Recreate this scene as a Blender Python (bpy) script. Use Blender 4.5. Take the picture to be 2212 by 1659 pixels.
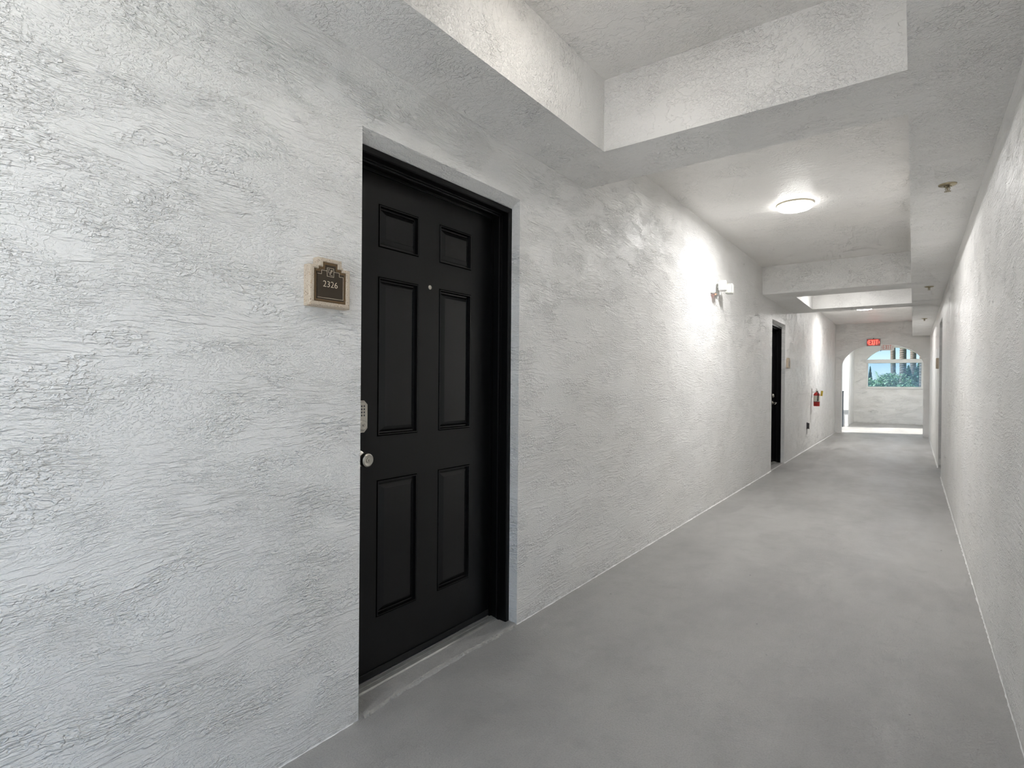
import bpy, bmesh, math, random
from mathutils import Vector, Matrix
random.seed(7)
S = bpy.context.scene
for o in list(bpy.data.objects):
    bpy.data.objects.remove(o)
COL = S.collection

# ---------------------------------------------------------------- camera, sky, sun, exposure
cam_d = bpy.data.cameras.new('camera')
cam = bpy.data.objects.new('camera', cam_d)
COL.objects.link(cam)
F, YAW, PITCH, ROLL, CX, CH = 1175.05, .6356, -.0035, .0081, 1.595, 1.22
cam_d.sensor_fit = 'HORIZONTAL'
cam_d.sensor_width = 36.0
cam_d.lens = F / 2212 * 36.0
cam_d.clip_start = .02
cam_d.clip_end = 600
_c, _s, _cp, _sp = math.cos(YAW), math.sin(YAW), math.cos(PITCH), math.sin(PITCH)
_R = Vector((_c, _s, 0))
_F = Vector((-_s * _cp, _c * _cp, _sp))
_U = Vector((_s * _sp, -_c * _sp, _cp))
_cr, _sr = math.cos(ROLL), math.sin(ROLL)
R2 = _R * _cr + _U * _sr
U2 = _U * _cr - _R * _sr
M = Matrix((( R2.x, U2.x, -_F.x, CX), (R2.y, U2.y, -_F.y, 0), (R2.z, U2.z, -_F.z, CH), (0, 0, 0, 1)))
cam.matrix_world = M
S.camera = cam

w = bpy.data.worlds.new('sky')
S.world = w
w.use_nodes = True
nt = w.node_tree
bg = nt.nodes['Background']
tc = nt.nodes.new('ShaderNodeTexCoord')
sx = nt.nodes.new('ShaderNodeSeparateXYZ')
nt.links.new(tc.outputs['Generated'], sx.inputs[0])
ramp = nt.nodes.new('ShaderNodeValToRGB')
nt.links.new(sx.outputs[2], ramp.inputs[0])
stops = [(0.0, (.37, .39, .40)), (.03, (.25, .325, .365)), (.085, (.07, .18, .32)), (.30, (.12, .195, .30)), (1.0, (.095, .145, .235))]
el = ramp.color_ramp.elements
while len(el) < len(stops): el.new(.5)
for e, (p, c) in zip(el, stops):
    e.position = p; e.color = (*c, 1)
nt.links.new(ramp.outputs[0], bg.inputs[0])
bg.inputs[1].default_value = 1.0

sun_d = bpy.data.lights.new('sun', 'SUN')
sun_d.energy = 3.2
sun_d.angle = math.radians(.6)
sun_d.color = (1, .96, .9)
sun = bpy.data.objects.new('sun', sun_d)
COL.objects.link(sun)
# shines from the open left side of the stair landing, down to the right
sun.rotation_euler = Vector((.66, .26, -.70)).to_track_quat('-Z', 'Y').to_euler()
sun.location = (-8, 16, 10)

S.view_settings.view_transform = 'Standard'
S.view_settings.look = 'None'
S.view_settings.gamma = 1
S.view_settings.exposure = 1.74
S.view_settings.use_curve_mapping = False
S.cycles.use_denoising = True
S.cycles.max_bounces = 8
S.cycles.diffuse_bounces = 7
S.cycles.glossy_bounces = 3
S.cycles.use_adaptive_sampling = True
S.cycles.adaptive_threshold = .09
S.cycles.adaptive_min_samples = 12
S.cycles.sample_clamp_indirect = 6

LAMP_COL = (1.0, .99, .98)

# ---------------------------------------------------------------- materials
class NT:
    def __init__(s, name):
        s.m = bpy.data.materials.new(name)
        s.m.use_nodes = True
        s.t = s.m.node_tree
        s.b = s.t.nodes['Principled BSDF']
    def n(s, typ, **kw):
        n = s.t.nodes.new(typ)
        for k, v in kw.items():
            if k in ('ins',):
                for a, b in v.items():
                    n.inputs[a].default_value = b
            else:
                setattr(n, k, v)
        return n
    def l(s, a, b):
        s.t.links.new(a, b)
    def math(s, op, a, b=None, c=None, clamp=False):
        n = s.n('ShaderNodeMath', operation=op, use_clamp=clamp)
        for i, x in enumerate((a, b, c)):
            if x is None: continue
            if hasattr(x, 'is_linked') or hasattr(x, 'node'): s.l(x, n.inputs[i])
            else: n.inputs[i].default_value = x
        return n.outputs[0]
    def vscale(s, vec, sc, off=(0, 0, 0)):
        n = s.n('ShaderNodeMapping')
        s.l(vec, n.inputs[0])
        n.inputs['Scale'].default_value = sc
        n.inputs['Location'].default_value = off
        return n.outputs[0]
    def noise(s, vec, scale, detail=2, rough=.5, dist=0, off=(0, 0, 0)):
        n = s.n('ShaderNodeTexNoise')
        v = vec
        if isinstance(scale, tuple) or off != (0, 0, 0):
            v = s.vscale(vec, scale if isinstance(scale, tuple) else (scale,) * 3, off)
            sc = 1
        else: sc = scale
        s.l(v, n.inputs['Vector'])
        n.inputs['Scale'].default_value = sc
        n.inputs['Detail'].default_value = detail
        n.inputs['Roughness'].default_value = rough
        n.inputs['Distortion'].default_value = dist
        return n.outputs['Fac']
    def step(s, v, a, b, lo=0, hi=1):
        n = s.n('ShaderNodeMapRange', interpolation_type='SMOOTHSTEP')
        s.l(v, n.inputs[0])
        for i, x in zip((1, 2, 3, 4), (a, b, lo, hi)): n.inputs[i].default_value = x
        return n.outputs[0]
    def mix(s, f, a, b):
        n = s.n('ShaderNodeMix', data_type='RGBA')
        if hasattr(f, 'node'): s.l(f, n.inputs[0])
        else: n.inputs[0].default_value = f
        for i, x in ((6, a), (7, b)):
            if hasattr(x, 'node'): s.l(x, n.inputs[i])
            else: n.inputs[i].default_value = (*x, 1)
        return n.outputs[2]
    def coord(s):
        return s.n('ShaderNodeTexCoord').outputs['Object']
    def bump(s, h, dist, strength=1, prev=None):
        n = s.n('ShaderNodeBump')
        n.inputs['Strength'].default_value = strength
        n.inputs['Distance'].default_value = dist
        s.l(h, n.inputs['Height'])
        if prev: s.l(prev, n.inputs['Normal'])
        return n.outputs[0]

def plain(name, col, rough=.5, metal=0, emit=None, es=0, bumps=None, spec=.5, var=.06):
    t = NT(name)
    co = t.coord()
    v = t.noise(co, 35, 3)
    c2 = tuple(max(0, c * (1 - var)) for c in col)
    c = t.mix(v, col, c2)
    t.l(c, t.b.inputs['Base Color'])
    t.b.inputs['Roughness'].default_value = rough
    t.b.inputs['Metallic'].default_value = metal
    t.b.inputs['Specular IOR Level'].default_value = spec
    if emit:
        t.b.inputs['Emission Color'].default_value = (*emit, 1)
        t.b.inputs['Emission Strength'].default_value = es
    if bumps:
        t.l(t.bump(t.noise(co, bumps[0], 3), bumps[1]), t.b.inputs['Normal'])
    return t.m

def stucco(name, col, rough=.42, relief=1.0, vertical=True, dirt=None):
    """skip-trowelled render under satin paint: long trowel ridges, lumps and fine grain"""
    t = NT(name)
    co = t.coord()
    if vertical:
        ridge_s, flat_s = (6.5, 6.5, 62), (2.6, 2.6, 6.0)
        lump_s = (62, 62, 95)
    else:
        ridge_s, flat_s = (13, 30, 13), (2.4, 2.4, 2.4)
        lump_s = (60, 60, 60)
    # wandering of the strokes: slow drift plus a ragged fine break-up
    def warp(src, sc, amp, det):
        wv = t.n('ShaderNodeTexNoise')
        t.l(t.vscale(src, sc), wv.inputs['Vector'])
        wv.inputs['Scale'].default_value = 1
        wv.inputs['Detail'].default_value = det
        sub = t.n('ShaderNodeVectorMath', operation='SUBTRACT')
        t.l(wv.outputs['Color'], sub.inputs[0]); sub.inputs[1].default_value = (.5, .5, .5)
        add = t.n('ShaderNodeVectorMath', operation='MULTIPLY_ADD')
        t.l(sub.outputs[0], add.inputs[0])
        add.inputs[1].default_value = amp
        t.l(src, add.inputs[2])
        return add.outputs[0]
    c1 = warp(co, (2.4, 2.4, 3.5), (.10, .10, .085), 1)
    cw = warp(c1, (34, 34, 60), (.030, .030, .0085), 2)
    a = t.noise(cw, ridge_s, 3, .55)
    b = t.noise(cw, tuple(k * 1.9 for k in ridge_s), 3, .55, off=(3, 5, 7))
    ra = t.step(a, .475, .555)
    rb = t.step(b, .49, .57)
    # thin drag lines left by the trowel edge
    rl = t.step(t.math('ABSOLUTE', t.math('SUBTRACT', t.noise(cw, (ridge_s[0] * .6, ridge_s[1] * .6, ridge_s[2] * .75), 2, .5, off=(11, 2, 9)), .5)), .032, .0)
    mask = t.step(t.noise(co, flat_s, 2, .6, off=(1, 9, 4)), .44, .62)
    mask2 = t.step(t.noise(co, flat_s, 2, .6, off=(21, 9, 14)), .44, .56)
    mask3 = t.step(t.noise(co, tuple(k * 1.6 for k in flat_s), 2, .6, off=(2, 19, 33)), .46, .60)
    lump = t.step(t.noise(cw, lump_s, 2, .5, off=(4, 4, 4)), .44, .64)
    lump2 = t.step(t.noise(cw, tuple(k * 2.1 for k in lump_s), 2, .5, off=(8, 4, 4)), .47, .66)
    h = t.math('MULTIPLY', ra, t.math('MULTIPLY_ADD', mask, .58, .05))
    h = t.math('MULTIPLY_ADD', t.math('MULTIPLY', rb, mask2), .60, h)
    h = t.math('MULTIPLY_ADD', t.math('MULTIPLY', rl, mask3), .55, h)
    h = t.math('MULTIPLY_ADD', t.math('MULTIPLY', lump, mask3), 1.0, h)
    h = t.math('MULTIPLY_ADD', t.math('MULTIPLY', lump2, t.math('SUBTRACT', 1.2, mask)), .42, h)
    fine = t.noise(co, 300, 2, .6)
    h = t.math('MULTIPLY_ADD', fine, .16, h)
    wave = t.noise(co, 2.3, 1, .5)
    h = t.math('MULTIPLY_ADD', wave, 2.4 / relief, h)
    n1 = t.bump(h, .0030 * relief, 1)
    t.l(n1, t.b.inputs['Normal'])
    v = t.noise(co, (1.1, 1.1, 1.6), 2, .6)
    c = t.mix(t.step(v, .35, .7), col, tuple(k * f for k, f in zip(col, (.965, .96, .95))))
    if dirt:   # scuffed, dusty strip along the floor
        sep = t.n('ShaderNodeSeparateXYZ')
        t.l(co, sep.inputs[0])
        hgt = t.math('ADD', sep.outputs[2], t.math('MULTIPLY', t.noise(co, 9, 4, .65), .10))
        f = t.math('MULTIPLY', t.step(hgt, .10, .045), t.step(t.noise(co, 26, 4, .7), .42, .68))
        c = t.mix(t.math('MULTIPLY', f, .5), c, dirt)
    t.l(c, t.b.inputs['Base Color'])
    rr = t.step(t.noise(co, 3.1, 1, .6, off=(5, 1, 2)), .35, .65, rough - .05, rough + .08)
    t.l(rr, t.b.inputs['Roughness'])
    return t.m

def floor_mat():
    t = NT('coated_concrete')
    co = t.coord()
    big = t.noise(co, (1.3, .7, 1), 5, .62)
    mid = t.noise(co, 7, 5, .65, off=(3, 3, 3))
    fine = t.noise(co, 170, 3, .65)
    c = t.mix(t.step(big, .35, .68), (.415, .409, .395), (.320, .315, .305))
    c = t.mix(t.math('MULTIPLY', t.step(mid, .5, .75), .35), c, (.265, .26, .25))
    c = t.mix(t.math('MULTIPLY', t.step(t.noise(co, (3, 1.2, 1), 5, .7, off=(9, 1, 1)), .56, .72), .5), c, (.47, .465, .45))
    c = t.mix(t.math('MULTIPLY', t.step(fine, .42, .62), .30), c, (.225, .222, .213))
    c = t.mix(t.math('MULTIPLY', t.step(t.noise(co, 19, 2, .5, off=(2, 8, 1)), .77, .80), .8), c, (.06, .06, .06))
    t.l(c, t.b.inputs['Base Color'])
    c = t.mix(t.math('MULTIPLY', t.step(t.noise(co, 62, 3, .7, off=(6, 2, 5)), .46, .60), .55), c, (.22, .217, .208))
    c = t.mix(t.math('MULTIPLY', t.step(t.noise(co, (2.1, 1.5, 1), 6, .72, off=(4, 7, 2)), .52, .74), .45), c, (.20, .196, .187))
    r = t.step(t.noise(co, (2.5, .9, 1), 4, .6, off=(7, 0, 0)), .35, .7, .30, .48)
    t.l(r, t.b.inputs['Roughness'])
    h = t.math('MULTIPLY_ADD', t.noise(co, 75, 3, .6), .6, t.math('MULTIPLY', fine, .8))
    n1 = t.bump(h, .0034, 1)
    t.l(t.bump(t.noise(co, 3.0, 3, .6, off=(1, 2, 1)), .02, .5, n1), t.b.inputs['Normal'])
    return t.m

WALLC = (.90, .893, .878)
M_wall = stucco('white_trowelled_render', WALLC, .40, 1.0, True, (.42, .40, .36))
M_ceil = stucco('white_ceiling_render', (.90, .885, .865), .46, .8, False)
M_beam = stucco('white_beam_render', (.90, .893, .88), .40, 1.15, False)
M_floor = floor_mat()
M_caulk = plain('white_paint_edge', (.84, .84, .83), .45, bumps=(60, .004))
M_black = plain('black_door_paint', (.0028, .0028, .003), .34, bumps=(9, .0006), spec=.32)
M_panel = plain('black_panel_paint', (.0026, .0026, .0028), .27, bumps=(9, .0006), spec=.40)
M_blackp = plain('black_frame_paint', (.002, .002, .0021), .33, bumps=(14, .0008), spec=.2)
M_seal = plain('dark_rubber_seal', (.004, .004, .004), .7)
M_alum = plain('worn_aluminium', (.42, .42, .40), .45, .6, bumps=(90, .0006), var=.3)
M_nickel = plain('satin_nickel', (.62, .59, .53), .28, 1, var=.12)
M_dark = plain('dark_slot', (.01, .01, .01), .5)
M_white = plain('white_plastic', (.80, .80, .78), .4)
M_offw = plain('offwhite_plastic', (.70, .71, .66), .4)
M_clear = plain('pale_lens', (.74, .78, .80), .15)
M_redlens = plain('red_indicator', (.6, .05, .03), .3, emit=(1, .1, .05), es=3)
M_gray = plain('dark_grey_plastic', (.075, .075, .08), .5)
M_red = plain('extinguisher_red', (.46, .015, .012), .3)
M_lab = plain('cream_label', (.66, .64, .56), .5)
M_yel = plain('yellow_tag', (.72, .50, .03), .5)
M_hose = plain('black_hose', (.012, .012, .012), .5)
M_brown = plain('brown_enamel', (.045, .031, .018), .32, var=.15)
M_bronze = plain('bronze_trim', (.19, .115, .05), .35, var=.25)
M_tan = plain('tan_lettering', (.74, .65, .50), .5)
M_steel = plain('dark_steel_rail', (.05, .06, .07), .4)
M_exitbody = plain('grey_sign_housing', (.20, .20, .20), .4)
M_exitred = plain('red_lit_letters', (.9, .1, .05), .4, emit=(1, .030, .020), es=2.6)
M_exitface = plain('red_sign_face', (.36, .12, .11), .35, emit=(1, .11, .09), es=.05)
M_acryl = plain('pale_sign_panel', (.78, .70, .68), .3)
M_palered = plain('faded_red_letters', (.72, .36, .33), .4)
M_lampring = plain('lamp_trim', (.62, .56, .44), .45, var=.3)
M_lampglow = plain('lamp_diffuser', (.9, .9, .85), .5, emit=(1, .98, .94), es=7)
M_addeddim = plain('added_dim_diffuser', (.8, .78, .72), .5, emit=(1, .93, .84), es=4.2)
M_brass = plain('tarnished_brass', (.46, .40, .27), .35, .8, var=.3)

def stone_mat():
    t = NT('cast_stone')
    co = t.coord()
    c = t.mix(t.noise(co, 90, 3), (.52, .43, .33), (.66, .57, .46))
    c = t.mix(t.step(t.noise(co, 240, 2, .5), .62, .67), c, (.20, .13, .08))
    c = t.mix(t.math('MULTIPLY', t.step(t.noise(co, 60, 3, .6, off=(3, 3, 3)), .60, .72), .6), c, (.48, .33, .18))
    t.l(c, t.b.inputs['Base Color'])
    t.b.inputs['Roughness'].default_value = .75
    t.l(t.bump(t.noise(co, 160, 3), .0012), t.b.inputs['Normal'])
    return t.m
M_stone = stone_mat()

def bark_mat():
    t = NT('palm_bark')
    co = t.coord()
    z = t.n('ShaderNodeSeparateXYZ')
    t.l(co, z.inputs[0])
    ring = t.math('SINE', t.math('MULTIPLY_ADD', z.outputs[2], 44.0, t.math('MULTIPLY', t.noise(co, 4, 3), 5.0)))
    c = t.mix(t.step(ring, -.9, 1.3), (.13, .108, .095), (.20, .17, .15))
    t.l(c, t.b.inputs['Base Color'])
    t.b.inputs['Roughness'].default_value = .85
    t.l(t.bump(ring, .012, .6), t.b.inputs['Normal'])
    return t.m
M_bark = bark_mat()

def leaf_mat(name, a, b):
    t = NT(name)
    co = t.coord()
    t.l(t.mix(t.step(t.noise(co, 2.5, 3), .35, .65), a, b), t.b.inputs['Base Color'])
    t.b.inputs['Roughness'].default_value = .5
    return t.m
M_leafg = leaf_mat('fresh_green_leaf', (.09, .20, .085), (.16, .28, .13))
M_leafd = leaf_mat('deep_green_leaf', (.035, .10, .07), (.06, .15, .09))
M_leafp = leaf_mat('palm_green_leaf', (.15, .25, .11), (.24, .34, .17))

def glass_mat():
    t = NT('blue_tinted_glass')
    t.t.nodes.remove(t.b)
    out = [n for n in t.t.nodes if n.type == 'OUTPUT_MATERIAL'][0]
    tr = t.n('ShaderNodeBsdfTransparent')
    tr.inputs[0].default_value = (.84, .93, 1, 1)
    gl = t.n('ShaderNodeBsdfGlossy')
    gl.inputs[0].default_value = (.9, .95, 1, 1)
    gl.inputs[1].default_value = .03
    fr = t.n('ShaderNodeFresnel')
    mx = t.n('ShaderNodeMixShader')
    t.l(fr.outputs[0], mx.inputs[0]); t.l(tr.outputs[0], mx.inputs[1]); t.l(gl.outputs[0], mx.inputs[2])
    df = t.n('ShaderNodeBsdfTranslucent'); df.inputs[0].default_value = (.55, .68, .95, 1)
    m2 = t.n('ShaderNodeMixShader'); m2.inputs[0].default_value = .10
    t.l(mx.outputs[0], m2.inputs[1]); t.l(df.outputs[0], m2.inputs[2])
    t.l(m2.outputs[0], out.inputs[0])
    return t.m
M_glass = glass_mat()

def grass_mat():
    t = NT('lawn')
    co = t.coord()
    t.l(t.mix(t.noise(co, .4, 5), (.09, .16, .05), (.20, .26, .10)), t.b.inputs['Base Color'])
    t.b.inputs['Roughness'].default_value = .9
    return t.m
M_grass = grass_mat()

# ---------------------------------------------------------------- mesh helpers
def BM(): return bmesh.new()

def box(bm, x0, x1, y0, y1, z0, z1, bevel=0, seg=2, mat=None):
    vs = [bm.verts.new((x, y, z)) for x in (x0, x1) for y in (y0, y1) for z in (z0, z1)]
    fs = []
    for q in ((0, 1, 3, 2), (4, 6, 7, 5), (0, 4, 5, 1), (2, 3, 7, 6), (0, 2, 6, 4), (1, 5, 7, 3)):
        fs.append(bm.faces.new([vs[i] for i in q]))
    if bevel:
        es = list({e for f in fs for e in f.edges})
        r = bmesh.ops.bevel(bm, geom=es, offset=bevel, segments=seg, affect='EDGES', profile=.5)
        vs = list({v for v in vs if v.is_valid} | set(r['verts']))
    if mat is not None:
        bmesh.ops.transform(bm, matrix=mat, verts=[v for v in vs if v.is_valid])
    return vs

def lathe(bm, prof, axis_mat, n=24, cap=True):
    """prof: (radius, height) along local Z"""
    rings = []
    for r, z in prof:
        ring = []
        for i in range(n):
            a = 2 * math.pi * i / n
            ring.append(bm.verts.new(axis_mat @ Vector((r * math.cos(a), r * math.sin(a), z))))
        rings.append(ring)
    for a, b in zip(rings, rings[1:]):
        for i in range(n):
            bm.faces.new((a[i], a[(i + 1) % n], b[(i + 1) % n], b[i]))
    if cap:
        bm.faces.new(rings[0][::-1]); bm.faces.new(rings[-1])

def tube(bm, pts, r, n=10):
    pts = [Vector(p) for p in pts]
    rr = r if isinstance(r, (list, tuple)) else [r] * len(pts)
    rings = []
    for i, p in enumerate(pts):
        d = (pts[min(i + 1, len(pts) - 1)] - pts[max(i - 1, 0)]).normalized()
        u = d.orthogonal().normalized() if i == 0 else (u - d * u.dot(d)).normalized()
        v = d.cross(u)
        rings.append([bm.verts.new(p + (u * math.cos(2 * math.pi * k / n) + v * math.sin(2 * math.pi * k / n)) * rr[i]) for k in range(n)])
    for a, b in zip(rings, rings[1:]):
        for i in range(n):
            bm.faces.new((a[i], a[(i + 1) % n], b[(i + 1) % n], b[i]))
    bm.faces.new(rings[0][::-1]); bm.faces.new(rings[-1])

def prism(bm, pts, f0, f1, tri=True):
    """polygon pts -> two faces placed by f0/f1 and walls between"""
    a = [bm.verts.new(f0(*p)) for p in pts]
    b = [bm.verts.new(f1(*p)) for p in pts]
    fa, fb = bm.faces.new(a), bm.faces.new(b[::-1])
    fa.normal_update(); fb.normal_update()
    n = len(pts)
    for i in range(n):
        bm.faces.new((a[i], b[i], b[(i + 1) % n], a[(i + 1) % n]))
    if tri:
        bmesh.ops.triangulate(bm, faces=[fa, fb], ngon_method='EAR_CLIP')

def obj(name, bm, mat, parent=None, smooth=False, loc=None, **props):
    bmesh.ops.recalc_face_normals(bm, faces=bm.faces)
    me = bpy.data.meshes.new(name)
    bm.to_mesh(me); bm.free()
    if smooth:
        for p in me.polygons: p.use_smooth = True
        try: me.set_sharp_from_angle(angle=math.radians(38))
        except Exception: pass
    for mm in (mat if isinstance(mat, (list, tuple)) else [mat]): me.materials.append(mm)
    o = bpy.data.objects.new(name, me)
    COL.objects.link(o)
    if parent is not None: o.parent = parent
    if loc: o.location = loc
    for k, v in props.items(): o[k] = v
    return o

def empty(name, loc=(0, 0, 0), rotz=0, **props):
    o = bpy.data.objects.new(name, None)
    o.empty_display_size = .05
    COL.objects.link(o)
    o.location = loc; o.rotation_euler = (0, 0, rotz)
    for k, v in props.items(): o[k] = v
    return o

def dup(root, loc=None, rotz=None, **props):
    r = root.copy(); COL.objects.link(r)
    if loc: r.location = loc
    if rotz is not None: r.rotation_euler = (0, 0, rotz)
    for k, v in props.items(): r[k] = v
    for ch in list(root.children):
        c = ch.copy(); COL.objects.link(c); c.parent = r
        for g in ch.children:
            d = g.copy(); COL.objects.link(d); d.parent = c
    return r

def text_mesh(body, size, extrude=.0004):
    cu = bpy.data.curves.new('t', 'FONT')
    cu.body = body; cu.size = size; cu.extrude = extrude; cu.offset = -.0003
    cu.align_x = 'CENTER'; cu.align_y = 'CENTER'
    cu.resolution_u = 4
    o = bpy.data.objects.new('t', cu)
    COL.objects.link(o)
    bpy.context.view_layer.update()
    me = bpy.data.meshes.new_from_object(o.evaluated_get(bpy.context.evaluated_depsgraph_get()))
    bpy.data.objects.remove(o)
    return me

AX = {'x': Matrix.Rotation(math.pi / 2, 4, 'Y'), 'z': Matrix.Identity(4), 'y': Matrix.Rotation(-math.pi / 2, 4, 'X')}
def at(loc, axis): return Matrix.Translation(loc) @ AX[axis]

# ---------------------------------------------------------------- structure
W = 1.90          # corridor width
ZS, ZC = 2.385, 2.745   # soffit and ceiling heights
Y_A, Y_B = 16.016, -1.5
Y_E = 21.1
OP1 = (1.248, 2.218); OP2 = (8.283, 9.250); OP3 = (9.231, 10.204)
ZO = 2.133
BAYS = [(.61, 1.02, 2.481, 2.894), (7.65, 8.09, 9.554, 9.967)]   # beam, coffer, beam

# left and right walls
def side_wall(name, xf, sgn, ops, y0, y1, **kw):
    bm = BM()
    T = .30
    def b(a, c, z0, z1, xa=0, xb=T):
        box(bm, *sorted((xf + sgn * xa, xf + sgn * xb)), a, c, z0, z1)
    cur = y0
    for a, c in ops:
        b(cur, a, -.02, ZC + .06)
        b(a, c, ZO, ZC + .06)
        cur = c
    b(cur, y1, -.02, ZC + .06)
    b(y0, y1, -.02, ZC + .06, T, T + .1)
    for a, c in ops:      # sloping plaster lip down to the door frame head
        vs = [(0.0005, ZO), (.060, ZO - .036), (.060, ZO + .01), (.0005, ZO + .01)]
        prism(bm, vs, lambda p, q: (xf + sgn * p, a, q), lambda p, q: (xf + sgn * p, c, q))
    return obj(name, bm, M_wall, kind='structure', **kw)
side_wall('wall_left', 0, -1, [OP1, OP2], Y_B, Y_A)
side_wall('wall_right', W, 1, [OP3], -.6, Y_A)

# floor of the corridor, landing beyond the arch and the gallery to its left
bm = BM()
box(bm, -.40, 2.6, Y_B, Y_A + .25, -.25, 0)

box(bm, -4.2, 2.6, Y_A + .25, Y_E + .3, -.25, -.004)
obj('floor', bm, M_floor, kind='structure')

bm = BM(); box(bm, -6, 9, -14, Y_B, -.25, -.004); box(bm, 2.6, 9, Y_B, -.6, -.25, -.004)  # unseen pale slabs added behind the camera to bounce sunlight onto the ceilings
obj('bounce_floor', bm, plain('pale_bounce_slab', (.80, .785, .75), .7, bumps=(30, .003)), kind='structure')

# ceiling with its beams and soffits
ceil = empty('ceiling', (0, 0, 0), kind='structure')
bm = BM(); box(bm, -.05, W + .05, Y_B, Y_A, ZC, ZC + .2)
obj('ceiling_slab', bm, M_ceil, ceil)
bm = BM(); box(bm, 1.568, W, Y_B, Y_A, ZS, ZC)
obj('side_soffit', bm, M_beam, ceil)
for a, b, c, d in BAYS:
    bm = BM(); box(bm, 0, 1.568, a, b, ZS, ZC); obj('beam', bm, M_beam, ceil)
    bm = BM(); box(bm, 0, 1.568, c, d, ZS, ZC); obj('beam', bm, M_beam, ceil)
    bm = BM(); box(bm, 0, .329, b, c, ZS, ZC); obj('coffer_soffit', bm, M_beam, ceil)

# arch walls
def arch_wall(name, y0, y1, x0, x1, zt, xl, xr, zsp, zap):
    n = 28
    cx, a, b = (xl + xr) / 2, (xr - xl) / 2, zap - zsp
    pts = [(x0, -.02), (xl, -.02)]
    for i in range(n + 1):
        t = math.pi * (1 - i / n)
        pts.append((cx + a * math.cos(t), zsp + b * math.sin(t)))
    pts += [(xr, -.02), (x1, -.02), (x1, zt), (x0, zt)]
    bm = BM()
    prism(bm, pts, lambda x, z: (x, y0, z), lambda x, z: (x, y1, z))
    return obj(name, bm, M_wall, kind='structure')
arch_wall('wall_far_arch', Y_A, Y_A + .20, -.35, W + .5, ZC + .2, .134, 1.783, 1.70, 2.221)

# landing beyond the arch
ZR = 2.62
bm = BM()
WX0, WX1, WZ0, WZT = .362, 1.838, 1.135, 2.047
cxw, Rw, zcw = 1.10, .92, 1.50
def warc(x): return zcw + math.sqrt(Rw ** 2 - (x - cxw) ** 2)
n = 12
left = [(0.0, -.05), (cxw, -.05), (cxw, WZ0), (WX0, WZ0), (WX0, warc(WX0))]
left += [(WX0 + (cxw - WX0) * i / n, warc(WX0 + (cxw - WX0) * i / n)) for i in range(1, n + 1)]
left += [(cxw, ZR + .2), (0.0, ZR + .2)]
right = [(2 * cxw - x if abs(x) > 1e-6 else 2.5, z) for x, z in left]
for P in (left, right):
    prism(bm, P, lambda x, z: (x, Y_E, z), lambda x, z: (x, Y_E + .22, z))
obj('wall_landing_end', bm, M_wall, kind='structure')
bm = BM()
box(bm, -4.2, .075, 18.66, 18.90, -.05, ZR + .2)
box(bm, -.2, .03, 18.90, Y_E + .22, -.05, ZR + .2)
obj('wall_landing_left', bm, M_wall, kind='structure')
bm = BM(); box(bm, 2.35, 2.6, Y_A + .2, Y_E + .22, -.05, ZR + .2)
obj('wall_landing_right', bm, M_wall, kind='structure')
bm = BM(); box(bm, -.12, 2.6, Y_A + .2, Y_E + .22, ZR, ZR + .2)
obj('ceiling_landing', bm, M_ceil, kind='structure')

# arched window in the landing wall
win = empty('window_1', (cxw, Y_E, WZ0), kind='structure')
def loc(o, p):   # keep world placement while parented to an empty with an offset
    o.location = Vector((0, 0, 0)) - Vector(p)
    return o
P = (cxw, Y_E, WZ0)
bm = BM()
box(bm, WX0, WX0 + .045, Y_E + .03, Y_E + .11, WZ0, 1.93, .004)
box(bm, WX1 - .045, WX1, Y_E + .03, Y_E + .11, WZ0, 1.93, .004)
box(bm, WX0 + .045, WX1 - .045, Y_E + .03, Y_E + .11, WZ0, WZ0 + .035, .004)
loc(obj('window_frame', bm, M_white, win), P)
bm = BM(); box(bm, WX0 - .03, WX1 + .03, Y_E - .03, Y_E + .19, 1.925, 2.043, .006)
loc(obj('transom', bm, M_white, win), P)
bm = BM(); box(bm, WX0 - .02, WX1 + .02, Y_E - .025, Y_E + .03, WZ0 - .03, WZ0 + .004, .006)
loc(obj('window_sill', bm, M_white, win), P)
bm = BM(); box(bm, WX0 + .04, WX1 - .04, Y_E + .066, Y_E + .072, WZ0 + .03, 1.928)
loc(obj('pane', bm, M_glass, win), P)

# irregular paint edge where the walls meet the floor
def paint_edge(name, xf, sgn, spans):
    bm = BM()
    rnd = random.Random(3)
    for a, c in spans:
        y = a; prev = None
        while y < c:
            g = min(1, max(.30, y / 8)); wd = (.006 + .012 * rnd.random() ** 2) * g; hg = (.004 + .010 * rnd.random()) * g
            ring = [bm.verts.new((xf - sgn * .004, y, -.001)), bm.verts.new((xf - sgn * .004, y, hg + .004)),
                    bm.verts.new((xf + sgn * wd * .4, y, hg * .6)), bm.verts.new((xf + sgn * wd, y, -.001))]
            if prev:
                for i in range(3): bm.faces.new((prev[i], prev[i + 1], ring[i + 1], ring[i]))
            prev = ring
            y += .025
    obj(name, bm, M_caulk, kind='structure', smooth=True)
paint_edge('trim_1', 0, 1, [(-1, OP1[0]), (OP1[1], OP2[0]), (OP2[1], Y_A)])
paint_edge('trim_2', W, -1, [(1.5, OP3[0]), (OP3[1], Y_A)])

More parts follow.
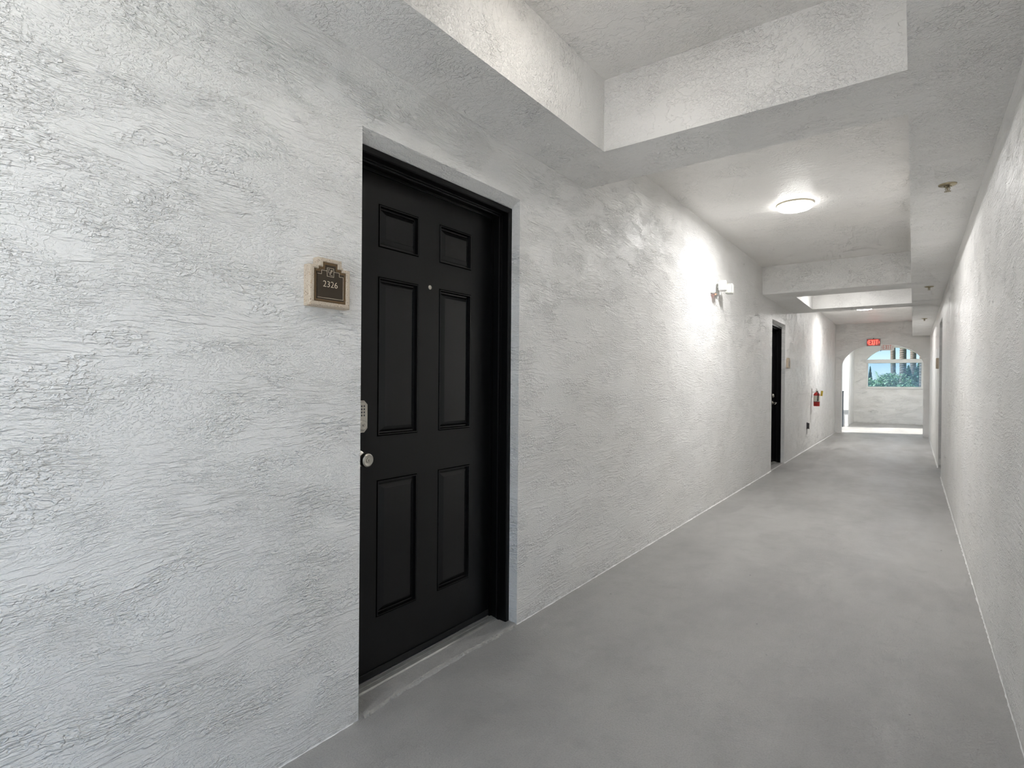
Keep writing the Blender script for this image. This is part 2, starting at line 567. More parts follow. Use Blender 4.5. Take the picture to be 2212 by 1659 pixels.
# ---------------------------------------------------------------- doors
def make_door(idx, xf, sgn, y0, y1, hinge_far, label):
    """xf wall face, sgn: direction into the wall. latch on the near side when hinge_far"""
    root = empty('door_%d' % idx, (xf, (y0 + y1) / 2, 0), kind='structure', label=label)
    P = (xf, (y0 + y1) / 2, 0)
    X = lambda d: xf + sgn * d
    ZT = 2.097
    # frame: profile swept round three sides
    prof = [(.050, 0.0), (.050, .022), (.054, .026), (.090, .026), (.092, .031), (.100, .031), (.102, .036), (.136, .036), (.138, .046), (.20, .046), (.20, 0)]
    bm = BM()
    rings = []
    for (yy, zz, sy, sz) in ((y0, .004, 1, 0), (y0, ZT, 1, -1), (y1, ZT, -1, -1), (y1, .004, -1, 0)):
        rings.append([bm.verts.new((X(d), yy + sy * o, zz + sz * o)) for d, o in prof])
    for a, b in zip(rings, rings[1:]):
        for i in range(len(prof)):
            j = (i + 1) % len(prof)
            bm.faces.new((a[i], a[j], b[j], b[i]))
    bm.faces.new(rings[0]); bm.faces.new(rings[-1][::-1])
    f = obj('door_frame', bm, M_blackp, root); loc(f, P)
    bm = BM()
    for yy, s in ((y0, 1), (y1, -1)):
        box(bm, *sorted((X(.1015), X(.1045))), *sorted((yy + s * .034, yy + s * .0375)), .02, ZT - .036)
    box(bm, *sorted((X(.1015), X(.1045))), y0 + .034, y1 - .034, ZT - .0375, ZT - .034)
    loc(obj('weather_strip', bm, M_seal, root), P)
    # leaf with six raised panels
    ly0, ly1, lz0, lz1 = y0 + .046, y1 - .046, .035, ZT - .046
    xl = .148
    ym = (ly0 + ly1) / 2
    yc = [(ym - .287, ym - .064), (ym + .064, ym + .287)]
    if not hinge_far: pass
    zr = [(.262, .818), (.996, 1.643), (1.762, 1.936)]
    bm = BM()
    ys = sorted([ly0, ly1] + [v for p in yc for v in p])
    zs = sorted([lz0, lz1] + [v for p in zr for v in p])
    grid = {}
    for i, y in enumerate(ys):
        for j, z in enumerate(zs):
            grid[i, j] = bm.verts.new((X(xl), y, z))
    for i in range(len(ys) - 1):
        for j in range(len(zs) - 1):
            if i in (1, 3) and j in (1, 3, 5): continue
            bm.faces.new((grid[i, j], grid[i + 1, j], grid[i + 1, j + 1], grid[i, j + 1]))
    box(bm, *sorted((X(xl + .012), X(xl + .045))), ly0, ly1, lz0, lz1)
    box(bm, *sorted((X(xl + .0005), X(xl + .012))), ly0, ly0 + .003, lz0, lz1)
    box(bm, *sorted((X(xl + .0005), X(xl + .012))), ly1 - .003, ly1, lz0, lz1)
    leaf = obj('door_leaf', bm, M_black, root); loc(leaf, P)
    pp = [(0, 0), (.0020, .0030), (.0045, -.0030), (.008, -.0030), (.012, .0105), (.017, .0110), (.0355, .0010), (.0385, -.0008), (.0410, -.0008)]
    for a, b in yc:
        for c, d in zr:
            bm = BM(); prev = None
            for o, dep in pp:
                ring = [bm.verts.new((X(xl + dep), y, z)) for y, z in ((a + o, c + o), (b - o, c + o), (b - o, d - o), (a + o, d - o))]
                if prev:
                    for i in range(4): bm.faces.new((prev[i], prev[(i + 1) % 4], ring[(i + 1) % 4], ring[i]))
                prev = ring
            bm.faces.new(prev)
            obj('door_panel', bm, M_panel, leaf)
    # sweep and threshold
    bm = BM(); box(bm, *sorted((X(xl - .006), X(xl + .0))), ly0 + .004, ly1 - .004, lz0 - .004, lz0 + .022, .002)
    loc(obj('door_sweep', bm, M_seal, root), P)
    bm = BM()
    pr = [(.098, -.002), (.100, .013), (.106, .018), (.120, .021), (.1215, .018), (.124, .018), (.1255, .0225), (.140, .024), (.1415, .020), (.144, .020), (.1455, .026), (.19, .026), (.19, -.002)]
    prism(bm, pr, lambda p, q: (X(p), y0 + .0, q), lambda p, q: (X(p), y1, q))
    loc(obj('threshold', bm, M_alum, root), P)
    return root, leaf, P, X, (ly0, ly1, xl)

door1, leaf1, P1, X1, (ly0, ly1, xl) = make_door(1, 0, -1, *OP1, True, 'black six-panel door nearest the camera in the left wall')
door2, leaf2, P2, X2, (l2y0, l2y1, _) = make_door(2, 0, -1, *OP2, False, 'black door farther down the left wall')
door3, leaf3, P3, X3, (l3y0, l3y1, _) = make_door(3, W, 1, *OP3, True, 'door recessed in the right wall')

# door 1 furniture: peephole, keypad deadbolt, knob
bm = BM(); lathe(bm, [(.0095, 0), (.0095, .0025), (.008, .004), (.0045, .0045), (.004, .003), (.001, .003)], at((X1(xl), 1.738, 1.640), 'x'), 20)
loc(obj('peephole', bm, M_nickel, door1, smooth=True), P1)
yk = ly0 + .060
bm = BM()
def keyplate(h0, h1, wv, ch):
    return [(-wv, h0 + ch), (-wv + ch, h0), (wv - ch, h0), (wv, h0 + ch), (wv, h1 - ch), (wv - ch, h1), (-wv + ch, h1), (-wv, h1 - ch)]
prism(bm, keyplate(1.018, 1.143, .034, .016), lambda p, q: (X1(xl), yk + p, q), lambda p, q: (X1(xl) + .012, yk + p, q), False)
prism(bm, keyplate(1.022, 1.139, .030, .014), lambda p, q: (X1(xl) + .012, yk + p, q), lambda p, q: (X1(xl) + .020, yk + p * .9, 1.08 + (q - 1.08) * .95), False)
dead = obj('keypad_deadbolt', bm, M_nickel, door1, smooth=True); loc(dead, P1)
bm = BM(); lathe(bm, [(.020, .019), (.020, .027), (.017, .030), (.008, .0305), (.0075, .0285), (.002, .0285)], at((X1(xl), yk, 1.047), 'x'), 24)
obj('lock_cylinder', bm, M_nickel, dead, smooth=True)
bm = BM(); box(bm, X1(xl) + .028, X1(xl) + .0300, yk - .0008, yk + .0008, 1.043, 1.051)
obj('keyhole', bm, M_dark, dead)
bm = BM()
for r_ in range(4):
    for c_ in range(3):
        box(bm, X1(xl) + .0195, X1(xl) + .0212, yk - .015 + c_ * .012, yk - .009 + c_ * .012, 1.082 + r_ * .012, 1.089 + r_ * .012, .001)
obj('keypad_buttons', bm, M_gray, dead)
bm = BM(); lathe(bm, [(.033, 0), (.033, .003), (.029, .007), (.013, .009), (.012, .022), (.018, .030), (.0265, .040), (.0275, .050), (.0255, .060), (.021, .0635), (.019, .0625), (.0095, .0615), (.0085, .0640), (.002, .0640)], at((X1(xl), yk, .915), 'x'), 32)
knob = obj('door_knob', bm, M_nickel, door1, smooth=True); loc(knob, P1)
bm = BM(); box(bm, X1(xl) + .0638, X1(xl) + .0646, yk - .0007, yk + .0007, .911, .919)
obj('keyhole', bm, M_dark, knob)
bm = BM(); box(bm, X1(xl) - .001, X1(xl) + .0015, yk - .022, yk + .022, .868, .876, .0005)
# door 2 furniture: deadbolt and lever
y2 = l2y1 - .075
bm = BM(); lathe(bm, [(.030, 0), (.030, .006), (.024, .018), (.018, .022), (.002, .022)], at((X2(xl), y2, 1.045), 'x'), 24)
loc(obj('deadbolt', bm, M_nickel, door2, smooth=True), P2)
bm = BM(); lathe(bm, [(.032, 0), (.032, .006), (.024, .010), (.010, .012), (.010, .045)], at((X2(xl), y2, .935), 'x'), 24)
tube(bm, [(X2(xl) + .045, y2 + .004, .935), (X2(xl) + .052, y2 - .02, .936), (X2(xl) + .054, y2 - .05, .930), (X2(xl) + .050, y2 - .08, .918), (X2(xl) + .044, y2 - .10, .914)], [.010, .010, .009, .008, .006])
loc(obj('lever_handle', bm, M_nickel, door2, smooth=True), P2)
bm = BM(); lathe(bm, [(.030, 0), (.030, .006), (.024, .018), (.002, .022)], Matrix.Translation((X3(xl), l3y1 - .06, 1.045)) @ Matrix.Rotation(-math.pi / 2, 4, 'Y'), 24)
loc(obj('deadbolt', bm, M_nickel, door3, smooth=True), P3)
bm = BM(); lathe(bm, [(.032, 0), (.030, .006), (.012, .010), (.012, .025), (.026, .040), (.026, .058), (.002, .062)], Matrix.Translation((X3(xl), l3y1 - .06, .92)) @ Matrix.Rotation(-math.pi / 2, 4, 'Y'), 24)
loc(obj('door_knob', bm, M_nickel, door3, smooth=True), P3)

# grey mortar fillets and paint bead in front of the thresholds
def sill(name, xf, sgn, y0, y1, rnd):
    bm = BM(); prev = None; n = 44
    for i in range(n + 1):
        y = y0 + (y1 - y0) * i / n
        j = rnd.uniform(-.003, .003); e = rnd.uniform(-.0015, .0025)
        ring = [bm.verts.new((xf + sgn * d, y, z)) for d, z in ((.105, .0115), (.085, .0105), (.030, .0065 + e * .3), (.020 + j, .0055 + e), (.010 + j, .004 + e), (.000 + j, -.002))]
        if prev:
            for k in range(5): bm.faces.new((prev[k], prev[k + 1], ring[k + 1], ring[k]))
        prev = ring
    return obj(name, bm, M_floor, kind='structure', smooth=True)
rnd = random.Random(5)
sill('trim_3', 0, -1, *OP1, rnd); sill('trim_4', 0, -1, *OP2, rnd); sill('trim_5', W, 1, *OP3, rnd)
bm = BM(); prev = None
for i in range(141):
    t = i / 140
    y = OP1[0] + .02 + (OP1[1] - OP1[0] - .05) * t
    xx = .004 - .030 * math.sin(math.pi * min(1, t * 1.2)) * .8 + rnd.uniform(-.003, .003)
    wd = .004 + rnd.uniform(0, .007)
    ring = [bm.verts.new(p) for p in ((xx - wd, y, .0035), (xx - wd * .4, y, .0085 + rnd.uniform(0, .002)), (xx + wd * .5, y, .0065), (xx + wd, y, -.0005))]
    if prev:
        for k in range(3): bm.faces.new((prev[k], prev[k + 1], ring[k + 1], ring[k]))
    prev = ring
M_bead = plain('dried_mortar', (.42, .41, .38), .7, bumps=(160, .003), var=.3)
obj('trim_6', bm, M_bead, kind='structure', smooth=True)

# ---------------------------------------------------------------- room number plaques
def steps(w0, z0, sh, w1, z1, w2=None, z2=None):
    L = [(-w0, z0), (w0, z0), (w0, sh), (w1, sh), (w1, z1)]
    if w2 is not None: L += [(w2, z1), (w2, z2), (-w2, z2), (-w2, z1)]
    L += [(-w1, z1), (-w1, sh), (-w0, sh)]
    return L

def make_plaque(number):
    """local frame: x out of the wall, y along it, z up, origin at the bottom middle of the back"""
    root = empty('room_sign')
    # stone body: ring between the outer outline and the recess, plus back
    def oo(k): return steps(.0765 - k, k, .131 - k, .0500 - k * .8, .1365 - k, .0435 - k, .158 - k)
    def ii(k): return steps(.0600 + k, .016 - k, .1195 + k, .0435 + k, .1275 + k, .0278 + k, .1442 + k)
    bm = BM()
    layers = [(-.004, oo(0)), (.027, oo(0)), (.0315, oo(.0015)), (.0335, oo(.005)), (.0335, ii(.0025)), (.0322, ii(.0008)), (.0250, ii(0))]
    prev = None
    for xx, L in layers:
        ring = [bm.verts.new((xx, p, q)) for p, q in L]
        if prev:
            for i in range(len(L)): bm.faces.new((prev[i], prev[(i + 1) % len(L)], ring[(i + 1) % len(L)], ring[i]))
        prev = ring
    obj('stone_frame', bm, M_stone, root)
    bm = BM()
    inn = lambda k, dz: steps(.060 - k, .0155 + k, .120 - k, .0435 - k, .128 - k, .028 - k, .1445 - k)
    prism(bm, inn(0, 0), lambda p, q: (.026, p, q), lambda p, q: (.0285, p, q))
    prism(bm, inn(.0035, 0), lambda p, q: (.0285, p, q), lambda p, q: (.0300, p, q))
    obj('bronze_surround', bm, M_bronze, root)
    bm = BM()
    prism(bm, inn(.0080, 0), lambda p, q: (.0300, p, q), lambda p, q: (.0310, p, q))
    obj('face_plate', bm, M_brown, root)
    # thin tan border line
    bm = BM()
    lw = .0012
    a, b = .0495, .0265
    B = [(-a, .029), (a, .029), (a, .1045), (.0335, .1045), (.0335, .117), (.0125, .117)]
    def seg(p, q):
        (y0, z0), (y1, z1) = p, q
        box(bm, .0308, .0314, min(y0, y1) - lw / 2, max(y0, y1) + lw / 2, min(z0, z1) - lw / 2, max(z0, z1) + lw / 2)
    for p, q in zip(B, B[1:]): seg(p, q)
    B2 = [(-y, z) for y, z in B]
    for p, q in zip(B2[1:], B2[2:]): seg(p, q)
    sq = [(-.0125, .100), (.0125, .100), (.0125, .1275), (-.0125, .1275)]
    for i in range(4): seg(sq[i], sq[(i + 1) % 4])
    seg((-a, .029), (-a, .1045))
    obj('border_line', bm, M_tan, root)
    # script monogram
    bm = BM()
    def stroke(pts, r=.0006): tube(bm, [(.0312, y, z) for y, z in pts], r, 6)
    stroke([(-.0085, .1225), (-.004, .1235), (-.0045, .1215)])
    stroke([(-.0045, .1235), (-.0068, .118), (-.0066, .1125), (-.0035, .1105), (-.0005, .1125), (.0012, .118), (.0016, .1225)])
    stroke([(.0016, .1225), (.0008, .115), (-.0002, .109), (-.0018, .1055)])
    stroke([(.0030, .1185), (.0045, .1225), (.0050, .1180), (.0040, .1135), (.0022, .1120)])
    stroke([(.0060, .1175), (.0085, .1225), (.0075, .1195)])
    stroke([(-.0040, .1060), (.0020, .1050), (.0080, .1035)])
    obj('monogram', bm, M_tan, root)
    if number:
        me = text_mesh(number, .0285, .0003)
        me.transform(Matrix.Translation((.0313, 0, .0735)) @ Matrix(((0, 0, 1, 0), (1, 0, 0, 0), (0, 1, 0, 0), (0, 0, 0, 1))) @ Matrix.Diagonal((1.0, 1.0, 1, 1)))
        me.materials.clear(); me.materials.append(M_tan)
        o = bpy.data.objects.new('room_number', me); COL.objects.link(o); o.parent = root
    return root
pl = make_plaque('2326')
pl.scale = (1, 1.02, 1.02)
pl.location = (.0, 1.0975, 1.4635)
pl['label'] = 'stone and brown plaque reading 2326 on the wall left of the nearest black door'
pl['category'] = 'sign'
pl['group'] = 'stone room plaques'
pl2 = make_plaque('')
pl2.location = (.0, 9.42, 1.475)
pl2['label'] = 'small stone plaque just past the far black door on the left wall'
pl2['category'] = 'sign'; pl2['group'] = 'stone room plaques'
pl3 = dup(pl2, (W, 10.42, 1.475), math.pi, label='small stone plaque on the right wall beyond the recessed doorway', category='sign', group='stone room plaques')

# ---------------------------------------------------------------- ceiling lights
def make_lamp():
    root = empty('ceiling_light')
    bm = BM(); lathe(bm, [(.145, 0), (.145, -.008), (.142, -.013), (.138, -.014), (.138, -.006)], Matrix.Identity(4), 40, False)
    obj('trim_ring', bm, M_lampring, root, smooth=True)
    bm = BM(); lathe(bm, [(.139, -.006), (.139, -.022), (.134, -.034), (.120, -.042), (.090, -.048), (.045, -.051), (.002, -.052)], Matrix.Identity(4), 40, False)
    obj('diffuser', bm, M_lampglow, root, smooth=True)
    return root
lamps = [(.777, 5.12, 9.0, 'round white ceiling light in the near bay past the second beam'),
         (.807, 12.72, 9.5, 'round white ceiling light in the far bay before the exit sign'),
         (.80, 8.82, 2.0, 'round ceiling light up inside the far coffer'),
         (.80, 1.72, .4, 'added unseen dim light in the coffer above the nearest door'),  # unseen lamp added to brighten the inside of the near coffer
         (.78, -.75, 4.4, 'round ceiling light behind the camera'),
         (1.1, 18.9, 8.0, 'added unseen light over the stair landing')]  # unseen lamp added to lift the landing walls
L0 = make_lamp()
roots = [L0] + [dup(L0) for _ in lamps[1:]]
for o, (x, y, watt, lab) in zip(roots, lamps):
    o.location = (x, y, ZC if y < 16 else ZR)
    o['label'] = lab; o['category'] = 'light'; o['group'] = 'round ceiling lights'
    if y < 2 and y > 0:
        for ch in o.children:
            if ch.name.startswith('diffuser'):
                ch.data = ch.data.copy(); ch.data.materials.clear(); ch.data.materials.append(M_addeddim)
    ld = bpy.data.lights.new('lamp_glow', 'AREA')
    ld.shape = 'DISK'; ld.size = .26
    ld.energy = watt
    if watt > 10: ld.spread = math.radians(155)
    ld.color = LAMP_COL
    lo = bpy.data.objects.new('lamp_glow', ld)
    COL.objects.link(lo); lo.parent = o
    lo.location = (0, 0, -.056)

# ---------------------------------------------------------------- sprinklers on the right soffit
def make_sprinkler():
    root = empty('sprinkler_head')
    I = Matrix.Identity(4)
    bm = BM(); lathe(bm, [(.044, 0), (.043, -.004), (.034, -.009), (.018, -.010), (.017, -.006)], I, 28)
    obj('escutcheon', bm, M_brass, root, smooth=True)
    bm = BM()
    lathe(bm, [(.010, -.004), (.010, -.018), (.006, -.020), (.005, -.030)], I, 14)
    tube(bm, [(-.008, 0, -.014), (-.011, 0, -.024), (-.008, 0, -.034), (0, 0, -.040)], .0018, 6)
    tube(bm, [(.008, 0, -.014), (.011, 0, -.024), (.008, 0, -.034), (0, 0, -.040)], .0018, 6)
    lathe(bm, [(.003, -.019), (.003, -.036)], I, 10)
    obj('nozzle', bm, M_brass, root, smooth=True)
    bm = BM()
    lathe(bm, [(.005, -.038), (.005, -.041)], I, 10)
    for k in range(10):
        a = 2 * math.pi * k / 10
        box(bm, .003, .016, -.0028, .0028, -.0415, -.0402, mat=Matrix.Rotation(a, 4, 'Z'))
    obj('deflector', bm, M_brass, root)
    return root
sp = make_sprinkler()
for i, (x, y, lab) in enumerate([(1.745, 4.03, 'brass fire sprinkler nearest the camera under the right soffit'),
                                 (1.735, 8.07, 'second fire sprinkler along the right soffit, level with the far coffer'),
                                 (1.74, 11.88, 'farthest fire sprinkler under the right soffit near the arch')]):
    o = sp if i == 0 else dup(sp)
    o.location = (x, y, ZS)
    o['label'] = lab; o['category'] = 'sprinkler'; o['group'] = 'sprinklers under the right soffit'

# ---------------------------------------------------------------- emergency light on the left wall
em = empty('emergency_light', (0, 5.50, 2.10), label='white two-headed emergency light high on the left wall', category='light')
bm = BM(); box(bm, -.003, .045, -.105, .115, .0, .125, .010, 3)
obj('housing', bm, M_white, em, smooth=True)
for yy, xx, rot, mat in ((-.045, .095, .25, M_clear), (.165, .105, .1, M_offw)):
    bm = BM()
    tube(bm, [(.03, yy * .7, .065), (.06, yy * .9, .06), (xx - .01, yy, .06)], .012, 10)
    mt = Matrix.Translation((xx, yy, .068)) @ Matrix.Rotation(rot, 4, 'Z')
    box(bm, -.035, .04, -.045, .045, -.050, .050, .014, 3, mat=mt)
    hd = obj('lamp_head', bm, M_white if mat is M_clear else M_offw, em, smooth=True)
    bm = BM(); box(bm, -.028, .033, -.052, -.046, -.042, .042, .008, 2, mat=mt)
    obj('lens', bm, mat, hd, smooth=True)
bm = BM(); lathe(bm, [(.006, 0), (.006, -.006), (.003, -.008)], at((.028, -.03, .0), 'z'), 12)
obj('indicator_lamp', bm, M_redlens, em)
bm = BM(); lathe(bm, [(.004, .0), (.004, -.006), (.003, -.007)], at((.028, -.06, .0), 'z'), 12)
obj('test_button', bm, M_gray, em)

# ---------------------------------------------------------------- exit signs
def make_exit(lit, hang):
    root = empty('exit_sign')
    bm = BM()
    if lit:
        box(bm, -.140, .140, -.035, .0, .0, .175, .008, 2)
        obj('housing', bm, M_exitbody, root, smooth=True)
        bm = BM(); box(bm, -.132, .132, -.0375, -.034, .008, .167, .003, 1)
        obj('face_plate', bm, M_exitface, root)
    else:
        box(bm, -.150, .150, -.006, .006, .0, .165, .002, 1)
        obj('face_plate', bm, M_acryl, root)
        bm = BM(); box(bm, -.16, .16, -.03, .03, .165, .205, .006, 2)
        obj('housing', bm, M_white, root, smooth=True)
        bm = BM(); tube(bm, [(0, 0, .2), (0, 0, hang)], .012); obj('stem', bm, M_white, root)
        bm = BM(); lathe(bm, [(.006, -.008), (.010, -.004), (.010, .004), (.006, .008)], at((-.146, 0, -.006), 'y'), 10); obj('screw_cap', bm, M_gray, root)
    yf = -.0385 if lit else -.0072
    mt = M_exitred if lit else M_palered
    # block letters
    bm = BM()
    def b(x0, x1, z0, z1): box(bm, x0, x1, yf, yf + .003, z0, z1)
    z0, z1, t = .028, .147, .0155
    zm = (z0 + z1) / 2
    e = -.098; b(e, e + t, z0, z1); [b(e + t, e + .042, z, z + t * .9) for z in (z0, zm - t * .45, z1 - t * .9)]
    def slant(xa, xb):
        prism(bm, [(xa, z0), (xa + t, z0), (xb + t, z1), (xb, z1)], lambda p, q: (p, yf, q), lambda p, q: (p, yf + .003, q))
    slant(-.046, -.012); slant(-.012, -.046)
    b(.016, .016 + t, z0, z1)
    b(.044, .094, z1 - t, z1); b(.069 - t / 2, .069 + t / 2, z0, z1 - t)
    obj('letters', bm, mt, root)
    for s in (-1, 1):
        bm = BM()
        for zz in (-1, 1):
            prism(bm, [(s * .106, zm + zz * .026), (s * .114, zm + zz * .026), (s * .127, zm), (s * .118, zm)], lambda p, q: (p, yf, q), lambda p, q: (p, yf + .003, q))
        obj('arrow', bm, mt, root)
    if lit:
        bm = BM(); lathe(bm, [(.010, 0), (.010, .014), (.006, .018)], at((.0, -.018, .172), 'z'), 12)
        obj('mount_knob', bm, M_dark, root)
    return root
ex = make_exit(True, 0)
ex.location = (.800, Y_A - .002, 2.178)
ex['label'] = 'lit red EXIT sign mounted on the wall above the arch'; ex['category'] = 'sign'; ex['group'] = 'exit signs'
ex2 = make_exit(False, .478)
ex2.location = (1.03, 17.6, 2.145)
ex2['label'] = 'pale unlit EXIT sign hanging beyond the arch in front of the window'; ex2['category'] = 'sign'; ex2['group'] = 'exit signs'

# ---------------------------------------------------------------- fire extinguisher on the left wall
fe = empty('fire_extinguisher', (.085, 12.03, .80), label='red fire extinguisher with cream label hung on the left wall', category='extinguisher')
I = Matrix.Identity(4)
bm = BM(); lathe(bm, [(.050, 0), (.054, .006), (.054, .215), (.050, .238), (.036, .256), (.018, .266), (.016, .280)], I, 32)
obj('cylinder', bm, M_red, fe, smooth=True)
bm = BM(); lathe(bm, [(.0548, .090), (.0548, .205)], I, 32, False); obj('paper_label', bm, M_lab, fe, smooth=True)
bm = BM(); lathe(bm, [(.0552, .082), (.0552, .091)], I, 32, False); obj('strap', bm, M_hose, fe, smooth=True)
bm = BM(); lathe(bm, [(.017, .275), (.019, .282), (.019, .300), (.012, .306)], I, 18)
box(bm, -.010, .010, -.060, .018, .300, .308, .002); box(bm, -.009, .009, -.075, .015, .322, .330, .002, mat=Matrix.Rotation(-.12, 4, 'X'))
obj('valve_handle', bm, M_nickel, fe)
bm = BM(); lathe(bm, [(.013, .0), (.013, .010), (.010, .012)], at((.017, 0, .290), 'x'), 16); obj('gauge', bm, M_lab, fe)
bm = BM(); tube(bm, [(.0, .018, .288), (.012, -.035, .294), (.030, -.056, .260), (.034, -.058, .20), (.030, -.060, .13), (.028, -.059, .105)], [.008, .008, .008, .008, .010, .013], 10)
obj('hose', bm, M_hose, fe, smooth=True)
bm = BM(); box(bm, .045, .048, -.022, .032, .205, .305, .001, 1, mat=Matrix.Translation((.022, 0, .0)) @ Matrix.Rotation(.10, 4, 'Y') @ Matrix.Rotation(-.6, 4, 'Z'))
obj('inspection_tag', bm, M_yel, fe, label='yellow inspection tag')
bm = BM(); tube(bm, [(.014, 0, .296), (.04, 0, .303), (.068, .0, .298)], .0012, 6); obj('tag_tie', bm, M_white, fe)
bm = BM(); box(bm, -.084, -.078, -.020, .020, .16, .34, .002); box(bm, -.078, -.018, -.012, .012, .268, .276); obj('wall_bracket', bm, M_nickel, fe)

# ---------------------------------------------------------------- outlet box near the floor
ob = empty('outlet_box', (0, 11.46, .385), label='dark grey covered outlet low on the left wall below the extinguisher', category='outlet')
bm = BM(); box(bm, -.003, .010, -.040, .040, .0, .125, .004, 2); obj('back_plate', bm, M_gray, ob, smooth=True)
bm = BM(); box(bm, .009, .040, -.033, .033, .008, .117, .010, 3); obj('cover', bm, M_gray, ob, smooth=True)
bm = BM(); box(bm, .036, .044, -.010, .010, .004, .014, .002); obj('latch', bm, M_dark, ob)
bm = BM()
tube(bm, [(.002, -.004, .004), (.0015, -.002, -.03), (.0015, .001, -.07), (.0015, .0, -.10)], [.0065, .0045, .0035, .001], 8)
obj('drip_stain', bm, M_gray, ob)

# ---------------------------------------------------------------- stair railing on the landing
rl = empty('stair_railing', (-.055, 18.45, 0), label='dark metal stair railing at the left edge of the landing beyond the arch', category='railing')
bm = BM(); box(bm, -.022, .022, -.022, .022, -.01, 1.02, .003); box(bm, -.03, .03, -.03, .03, 1.02, 1.04, .004)
obj('post', bm, M_steel, rl)
bm = BM(); box(bm, -1.9, -.02, -.02, .02, .96, 1.0, .003); obj('top_rail', bm, M_steel, rl)
bm = BM(); box(bm, -1.9, -.02, -.015, .015, .09, .12, .003); obj('bottom_rail', bm, M_steel, rl)
bal = None
for k in range(14):
    if bal is None:
        bm = BM(); box(bm, -.008, .008, -.008, .008, .115, .965); bal = obj('baluster', bm, M_steel, rl); b_ = bal
    else:
        b_ = bal.copy(); COL.objects.link(b_)
    b_.location = (-.13 - k * .13, 0, 0)
bm = BM(); box(bm, -1.94, -1.90, -.02, .02, -.01, 1.02, .003); obj('post', bm, M_steel, rl)

# ---------------------------------------------------------------- outside: ground, palms, trees, house
ZG = -8.0
bm = BM()
vs = [bm.verts.new(p) for p in ((-250, -80, ZG), (250, -80, ZG), (250, 350, ZG), (-250, 350, ZG))]
bm.faces.new(vs)
obj('ground', bm, M_grass, kind='structure')

def X_at(u, y):       # x of the point seen in image column u at corridor distance y
    a = (u - 1106) / F
    d = _F + _R * a
    return CX + d.x / d.y * y

def frond(bm, base, az, el, L, wd, n=9, leaflets=True, droop=.9):
    p = Vector(base); d = Vector((math.cos(az) * math.cos(el), math.sin(az) * math.cos(el), math.sin(el)))
    side = Vector((-math.sin(az), math.cos(az), 0))
    for i in range(n):
        t = i / n
        st = L / n
        d2 = (d - Vector((0, 0, droop * st / L * (1 + t)))).normalized()
        q = p + d2 * st
        lw = wd * math.sin(math.pi * min(1, .12 + .88 * t)) + .03
        for s in (-1, 1):
            for k in (0, .5):
                r0 = p.lerp(q, k); r1 = p.lerp(q, k + .32)
                tip = r0 + side * s * lw + d2 * lw * .6 + Vector((0, 0, -lw * .35 + random.uniform(-.05, .05)))
                bm.faces.new([bm.verts.new(r0), bm.verts.new(r1), bm.verts.new(tip)])
        up = Vector((0, 0, .015))
        bm.faces.new([bm.verts.new(p + side * .02), bm.verts.new(q + side * .012), bm.verts.new(q - side * .012), bm.verts.new(p - side * .02)])
        p, d = q, d2

def palm(u, y, r, ztop, label, lean=0):
    x = X_at(u, y)
    root = empty('palm_tree', (x, y, ZG), label=label, category='tree', group='tall palms outside the landing window')
    h = ztop - ZG
    bm = BM(); n = 70
    tube(bm, [(lean * (i / n) * h / 18, 0, h * i / n) for i in range(n + 1)],
         [r * (1.12 - .22 * i / n) * (1.02 if i % 2 else .99) for i in range(n + 1)], 16)
    obj('trunk', bm, M_bark, root, smooth=True)
    bm = BM()
    for k in range(26):
        frond(bm, (lean * h / 18, 0, h), k * 2.4, random.uniform(-.5, 1.2), random.uniform(2.4, 3.2), .5)
    obj('crown', bm, M_leafp, root)
palm(1934, 62, .20, 14, 'pale palm trunk seen leftmost through the landing window', -.3)
palm(1950, 44, .190, 9, 'thick dark palm trunk in the middle of the landing window')
palm(1972, 53, .20, 12, 'palm trunk right of the thick middle one in the landing window')
palm(1991.5, 35, .12, 8, 'palm trunk at the right edge of the landing window')

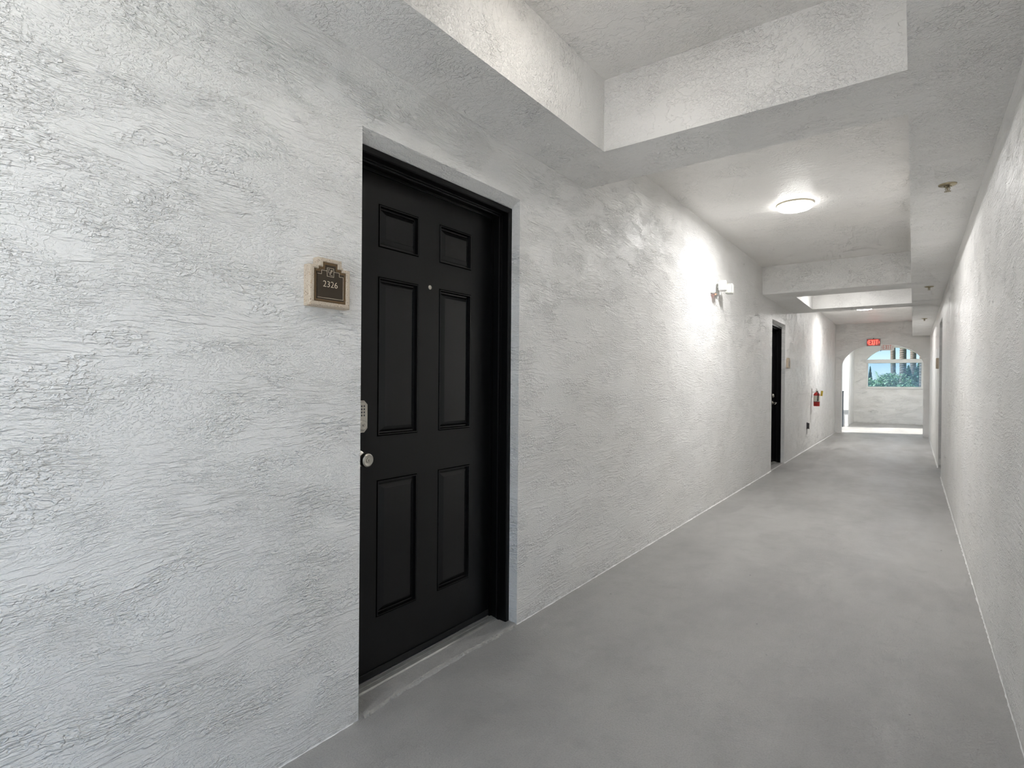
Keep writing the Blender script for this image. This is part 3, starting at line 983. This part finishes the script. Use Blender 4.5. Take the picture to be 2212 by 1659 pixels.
def leafy(u, y, ztop, wd, ht, mat, label, kind='round', n=1500, ls=.16):
    n = int(n * 3.2); ls *= .50; ztop += .40 if kind == 'cone' else .22
    x = X_at(u, y)
    root = empty('leafy_tree', (x, y, ZG), label=label, category='tree', group='treetops outside the landing window')
    h = ztop - ZG
    bm = BM()
    tube(bm, [(0, 0, 0), (.1, 0, h * .4), (0, .05, h - ht * .6)], [.14, .11, .06], 8)
    if kind == 'round':
        for k in range(5):
            a = k * 1.3
            tube(bm, [(0, .02, h - ht * .9), (wd * .3 * math.cos(a), wd * .3 * math.sin(a), h - ht * .45)], [.05, .02], 6)
    obj('trunk', bm, M_bark, root)
    bm = BM()
    rnd = random.Random(int(u * 10))
    if kind == 'palm':
        for k in range(16):
            frond(bm, (0, 0, h - ht), k * 2.4, rnd.uniform(.75, 1.4), rnd.uniform(ht * .9, ht * 1.25), .26, 14, droop=1.2)
    else:
        cl = [(rnd.uniform(-1, 1), rnd.uniform(-1, 1), rnd.uniform(-1, 1), rnd.uniform(.45, .8)) for _ in range(9)]
        for k in range(n):
            if kind == 'cone':
                t = rnd.random() ** .6; rr = wd * .5 * t * (.75 + .35 * rnd.random()); a = rnd.uniform(0, 6.283)
                c = Vector((rr * math.cos(a), rr * math.sin(a), h - ht * t))
            else:
                cc = cl[k % 9]
                v = Vector((rnd.gauss(0, 1), rnd.gauss(0, 1), rnd.gauss(0, 1))).normalized() * cc[3] * (.7 + .4 * rnd.random())
                v = (v + Vector(cc[:3]) * .55) * .8
                c = Vector((v.x * wd * .5, v.y * wd * .5, h - ht * .5 + v.z * ht * .5))
            u1 = Vector((rnd.gauss(0, 1), rnd.gauss(0, 1), rnd.gauss(0, 1))).normalized()
            u2 = u1.orthogonal().normalized()
            s = ls * rnd.uniform(.6, 1.3)
            bm.faces.new([bm.verts.new(c - u1 * s), bm.verts.new(c + u2 * s * .45), bm.verts.new(c + u1 * s), bm.verts.new(c - u2 * s * .45)])
    obj('crown', bm, mat, root, kind='stuff')
leafy(1879.5, 46, 2.15, .9, 4.0, M_leafd, 'narrow dark cypress at the left edge of the landing window', 'cone', 1400, .12)
leafy(1887, 60, 1.6, 3.0, 3.0, M_leafd, 'low rounded blue-green treetop beside the cypress', 'round', 1800)
leafy(1903, 47, 2.55, 2.8, 2.6, M_leafp, 'feathery arching palm treetop left of the trunks', 'palm')
leafy(1897, 36, 1.35, 2.2, 2.6, M_leafg, 'light green treetop under the arching fronds', 'round', 1600)
leafy(1917, 54, 2.0, 2.2, 3.0, M_leafg, 'bushy green treetop between the arching palm and the pale trunk', 'round', 1900)
leafy(1933, 41, 2.05, 2.0, 2.8, M_leafg, 'rounded bright green treetop in front of the pale palm trunk', 'round', 1900, .13)
leafy(1962, 51, 2.35, 1.5, 2.6, M_leafd, 'dark shrubby treetop between the middle and right trunks', 'cone', 1200)
leafy(1959, 38, 1.2, 1.6, 1.6, M_leafg, 'low green treetop at the foot of the middle trunks', 'round', 1200)
leafy(1989, 40.5, 2.5, 1.9, 3.2, M_leafd, 'dark green treetop at the right side of the landing window', 'cone', 1700)
leafy(1982, 46, 1.5, 2.2, 1.5, M_leafg, 'small green treetop low beside the rightmost trunk', 'round', 1200)
leafy(1905, 70, 1.2, 5.0, 2.4, M_leafd, 'broad dark treetop row behind the left shrubs', 'round', 2400)
leafy(1937, 75, 1.5, 5.0, 2.6, M_leafd, 'broad dark treetop behind the trunks', 'round', 2400)

hs = empty('house', (X_at(1962, 90), 90, ZG), label='pale cream house far behind the palm trunks', category='building')
bm = BM(); box(bm, -3.5, 3.5, 0, 6, 0, 8.6); obj('house_wall', bm, plain('cream_render', (.78, .74, .62), .8), hs)
bm = BM()
prism(bm, [(-4, 8.6), (4, 8.6), (0, 10.2)], lambda p, q: (p, -.4, q), lambda p, q: (p, 6.4, q)); obj('roof', bm, plain('pale_roof', (.62, .58, .5), .8), hs)
